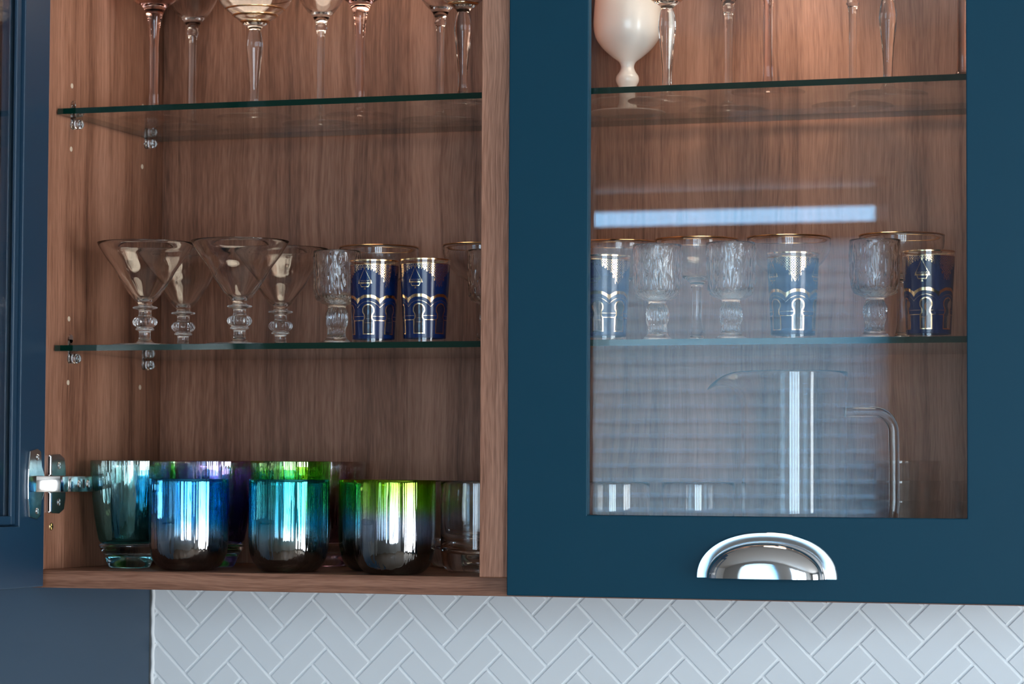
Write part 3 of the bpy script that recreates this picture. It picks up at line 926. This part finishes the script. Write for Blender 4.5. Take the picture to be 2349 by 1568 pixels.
# --- top shelf, behind glass
put('pearl', make_pearl, .0889, .218, S1, 'pearly opaque white goblet behind the glazed door', 'goblet')
put('banded', make_banded, .1528, .138, S1, 'gold banded coupe touching the white goblet in view behind glass', 'coupe glass', .2)
put('wine', make_wine, .1955, .228, S1, 'clear wine glass behind the glazed door, between a banded coupe and a pink stem', 'wine glass')
put('pink', make_pink, .2663, .100, S1, 'pink stem glass at the middle of the upper shelf behind the glazed door', 'wine glass')
put('wine', make_wine, .3266, .228, S1, 'clear wine glass behind the glazed door, left of the right hand banded coupe', 'wine glass')
put('banded', make_banded, .3774, .149, S1, 'gold banded coupe at the right of the upper shelf behind the glazed door', 'coupe glass', .35)
put('pink', make_pink, .4621, .078, S1, 'pink stem glass half hidden by the right edge of the glazed door', 'wine glass')
# --- middle shelf
put('ball', make_ball, -.3892, .058, S2, 'flared ball stem coupe at the front left of the middle shelf', 'coupe glass')
put('ball', make_ball, -.3927, .162, S2, 'flared ball stem coupe behind the leftmost one on the middle shelf', 'coupe glass', .2)
put('ball', make_ball, -.2820, .058, S2, 'largest looking flared ball stem coupe, front row, second from left', 'coupe glass', .1)
put('ball', make_ball, -.2805, .165, S2, 'flared ball stem coupe in the back row, left of the bark goblet', 'coupe glass', .3)
put('bark', make_bark, -.1868, .090, S2, 'bark textured goblet left of the two blue tea glasses', 'goblet')
put('saucer', make_saucer, -.1873, .215, S2, 'gold rimmed champagne saucer behind the left blue tea glass in the open half', 'champagne saucer')
put('tea', make_tea, -.1328, .055, S2, 'left one of the two blue and gold tea glasses in the open half', 'tea glass', rad(-92))
put('tea', make_tea, -.0760, .050, S2, 'blue and gold tea glass nearest the partition in the open half', 'tea glass', rad(-94))
put('saucer', make_saucer, -.0691, .215, S2, 'gold rimmed champagne saucer cut off by the partition', 'champagne saucer', .5)
put('bark', make_bark, -.0285, .120, S2, 'bark textured goblet mostly hidden by the partition', 'goblet', 2.0)
put('saucer', make_saucer, .0800, .215, S2, 'gold rimmed champagne saucer at the left edge behind the glazed door', 'champagne saucer', 1.0)
put('tea', make_tea, .1126, .050, S2, 'blue tea glass at the left edge behind the glazed door', 'tea glass', rad(-101))
put('bark', make_bark, .1538, .098, S2, 'leftmost bark textured goblet behind the glazed door', 'goblet', 1.0)
put('saucer', make_saucer, .1690, .200, S2, 'gold rimmed champagne saucer behind the leftmost bark goblet, behind the glazed door', 'champagne saucer', .7)
put('bark', make_bark, .2313, .090, S2, 'middle bark textured goblet behind the glazed door, left of a tea glass', 'goblet', 2.4)
put('saucer', make_saucer, .2660, .200, S2, 'gold rimmed champagne saucer behind the middle tea glass, behind the glazed door', 'champagne saucer', 1.4)
put('tea', make_tea, .3001, .060, S2, 'blue tea glass in the middle of the shelf behind the glazed door', 'tea glass', rad(-133))
put('bark', make_bark, .3749, .090, S2, 'rightmost bark textured goblet behind the glazed door', 'goblet', 4.0)
put('saucer', make_saucer, .3821, .200, S2, 'gold rimmed champagne saucer above the rightmost tea glass, behind the glazed door', 'champagne saucer', 2.0)
put('tea', make_tea, .4305, .070, S2, 'blue tea glass at the right end behind the glazed door', 'tea glass', rad(-95))

# --- bottom, open half: lustre tumblers
L = {}  # stemless low stops: dark reflections of the mirrored bottoms put into the tint
CLR = (.93, .93, .93)
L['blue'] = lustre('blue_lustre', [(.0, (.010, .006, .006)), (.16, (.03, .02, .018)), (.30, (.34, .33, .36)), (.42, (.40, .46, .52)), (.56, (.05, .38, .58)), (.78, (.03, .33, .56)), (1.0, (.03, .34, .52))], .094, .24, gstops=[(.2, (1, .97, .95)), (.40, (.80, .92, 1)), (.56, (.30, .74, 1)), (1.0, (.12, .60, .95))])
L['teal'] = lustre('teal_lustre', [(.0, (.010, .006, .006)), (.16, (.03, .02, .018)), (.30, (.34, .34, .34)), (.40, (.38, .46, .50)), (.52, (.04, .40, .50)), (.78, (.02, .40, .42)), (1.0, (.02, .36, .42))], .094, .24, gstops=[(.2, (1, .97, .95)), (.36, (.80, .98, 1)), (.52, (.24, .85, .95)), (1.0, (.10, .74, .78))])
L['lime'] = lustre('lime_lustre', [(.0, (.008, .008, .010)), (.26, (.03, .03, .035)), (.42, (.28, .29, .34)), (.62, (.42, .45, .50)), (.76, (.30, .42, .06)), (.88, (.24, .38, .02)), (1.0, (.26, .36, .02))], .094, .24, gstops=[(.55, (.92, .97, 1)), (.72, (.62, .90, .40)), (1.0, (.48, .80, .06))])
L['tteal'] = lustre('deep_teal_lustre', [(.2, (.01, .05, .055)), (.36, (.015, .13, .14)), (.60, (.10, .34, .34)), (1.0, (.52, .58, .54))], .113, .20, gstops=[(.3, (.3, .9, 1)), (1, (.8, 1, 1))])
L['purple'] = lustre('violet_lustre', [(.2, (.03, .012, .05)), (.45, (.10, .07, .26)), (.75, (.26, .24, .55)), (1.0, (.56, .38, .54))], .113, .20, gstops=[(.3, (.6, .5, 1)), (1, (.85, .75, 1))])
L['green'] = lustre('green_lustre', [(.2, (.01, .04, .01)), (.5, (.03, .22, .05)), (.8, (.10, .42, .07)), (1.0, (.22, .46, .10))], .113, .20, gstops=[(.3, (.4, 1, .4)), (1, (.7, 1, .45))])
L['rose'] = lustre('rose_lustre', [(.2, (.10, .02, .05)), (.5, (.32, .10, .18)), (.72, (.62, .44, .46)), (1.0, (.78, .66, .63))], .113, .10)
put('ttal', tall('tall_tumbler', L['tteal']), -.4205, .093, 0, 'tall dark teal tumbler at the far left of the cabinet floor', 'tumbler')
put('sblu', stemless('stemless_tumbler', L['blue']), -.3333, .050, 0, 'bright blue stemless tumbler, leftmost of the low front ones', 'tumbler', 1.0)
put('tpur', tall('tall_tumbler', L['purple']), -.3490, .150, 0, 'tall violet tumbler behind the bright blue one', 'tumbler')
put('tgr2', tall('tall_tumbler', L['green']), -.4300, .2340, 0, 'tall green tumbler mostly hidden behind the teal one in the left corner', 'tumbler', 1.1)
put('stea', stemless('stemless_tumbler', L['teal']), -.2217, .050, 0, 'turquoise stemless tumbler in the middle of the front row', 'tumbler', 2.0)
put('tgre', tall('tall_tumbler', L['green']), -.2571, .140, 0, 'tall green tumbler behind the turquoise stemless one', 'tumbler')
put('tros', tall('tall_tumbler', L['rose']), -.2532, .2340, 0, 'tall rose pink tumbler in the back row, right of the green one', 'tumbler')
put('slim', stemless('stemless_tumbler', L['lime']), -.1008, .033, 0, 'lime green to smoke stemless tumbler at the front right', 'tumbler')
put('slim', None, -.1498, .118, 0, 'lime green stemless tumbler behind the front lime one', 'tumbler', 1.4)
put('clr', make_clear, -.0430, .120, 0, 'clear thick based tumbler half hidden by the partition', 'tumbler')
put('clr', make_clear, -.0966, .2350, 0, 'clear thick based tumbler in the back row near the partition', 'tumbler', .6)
# --- bottom, behind glass
put('jug', make_jug, .2843, .140, 0, 'tall clear glass jug with pouring lip and square handle', 'jug')
put('clr', make_clear, .1019, .120, 0, 'clear tumbler at the lower left corner behind the glazed door', 'tumbler', 1.0)
put('clr', make_clear, .1757, .180, 0, 'clear tumbler left of the jug, behind the glazed door', 'tumbler', 1.7)
G2 = 'nested glasses behind the jug handle'
for k, (nm) in enumerate(('lowest', 'middle', 'topmost')):
    o = put('nst', make_stack, .3765, .205, .0200 * k, '%s of three nested clear glasses behind the jug handle' % nm, 'tumbler', group=G2)
for k, (nm) in enumerate(('lower', 'upper')):
    put('nst', make_stack, .4780, .190, .0200 * k, '%s of two nested clear glasses in the lower right corner' % nm, 'tumbler', group='nested glasses in the right corner')

# ------------------------------------------------------------------ light
w = bpy.data.worlds.new('sky'); sc.world = w; w.use_nodes = True
nt = w.node_tree; nt.nodes.clear()
bg = N(nt, 'Background'); wo = N(nt, 'OutputWorld')
bg.inputs[1].default_value = 9.5
_tc = N(nt, 'TexCoord'); _sp = N(nt, 'SeparateXYZ'); nt.links.new(_tc.outputs['Generated'], _sp.inputs[0])
nt.links.new(ramp(nt, math_n(nt, 'ADD', math_n(nt, 'MULTIPLY', _sp.outputs[0], .5), .5), [(.42, (.21, .44, .70)), (.72, (.78, .90, 1.0)), (.9, (.92, .96, 1.0))]), bg.inputs[0])
nt.links.new(bg.outputs[0], wo.inputs[0])
def portal(w_, y):
    l = bpy.data.lights.new('portal', 'AREA'); l.shape = 'RECTANGLE'; l.size = w_[1] - w_[0]; l.size_y = w_[3] - w_[2]
    l.cycles.is_portal = True
    o = bpy.data.objects.new('portal', l); COL.objects.link(o)
    o.location = ((w_[0] + w_[1]) / 2, y, Z0 + (w_[2] + w_[3]) / 2); o.rotation_euler = (rad(90), 0, 0)
portal(W1, YF - .21); portal(W2, YF - .21)
l = bpy.data.lights.new('portal', 'AREA'); l.shape = 'RECTANGLE'; l.size = W3[1] - W3[0]; l.size_y = W3[3] - W3[2]; l.cycles.is_portal = True
o = bpy.data.objects.new('portal', l); COL.objects.link(o)
o.location = (XR + .21, (W3[0] + W3[1]) / 2, Z0 + (W3[2] + W3[3]) / 2); o.rotation_euler = (rad(90), 0, rad(90))

# ------------------------------------------------------------------ camera
yaw, pit, roll = .31028, .04643, .00487
F_ = Vector((-math.sin(yaw) * math.cos(pit), math.cos(yaw) * math.cos(pit), math.sin(pit)))
R_ = Vector((math.cos(yaw), math.sin(yaw), 0)); U_ = R_.cross(F_)
r_ = R_ * math.cos(roll) + U_ * math.sin(roll); u_ = U_ * math.cos(roll) - R_ * math.sin(roll)
cd = bpy.data.cameras.new('camera'); cam = bpy.data.objects.new('camera', cd); COL.objects.link(cam)
mw = Matrix.Identity(4)
for i in range(3):
    mw[i][0], mw[i][1], mw[i][2] = r_[i], u_[i], -F_[i]
mw[0][3], mw[1][3], mw[2][3] = .87562, -2.62906, .10187 + Z0
cam.matrix_world = mw
cd.sensor_width = 36.0; cd.sensor_fit = 'HORIZONTAL'; cd.lens = 6467.749 / 2349 * 36.0
cd.clip_start = .05
cd.dof.use_dof = True; cd.dof.focus_distance = 2.80; cd.dof.aperture_fstop = 10
sc.camera = cam

cy = sc.cycles
cy.max_bounces = 24; cy.diffuse_bounces = 4; cy.glossy_bounces = 8; cy.transmission_bounces = 20; cy.transparent_max_bounces = 48
cy.sample_clamp_indirect = 3.0; cy.blur_glossy = .4
cy.caustics_reflective = False; cy.caustics_refractive = True
vs = sc.view_settings
sc.display_settings.display_device = 'sRGB'
vs.view_transform = 'Standard'; vs.look = 'None'; vs.exposure = 0.78; vs.gamma = 1.0; vs.use_curve_mapping = False
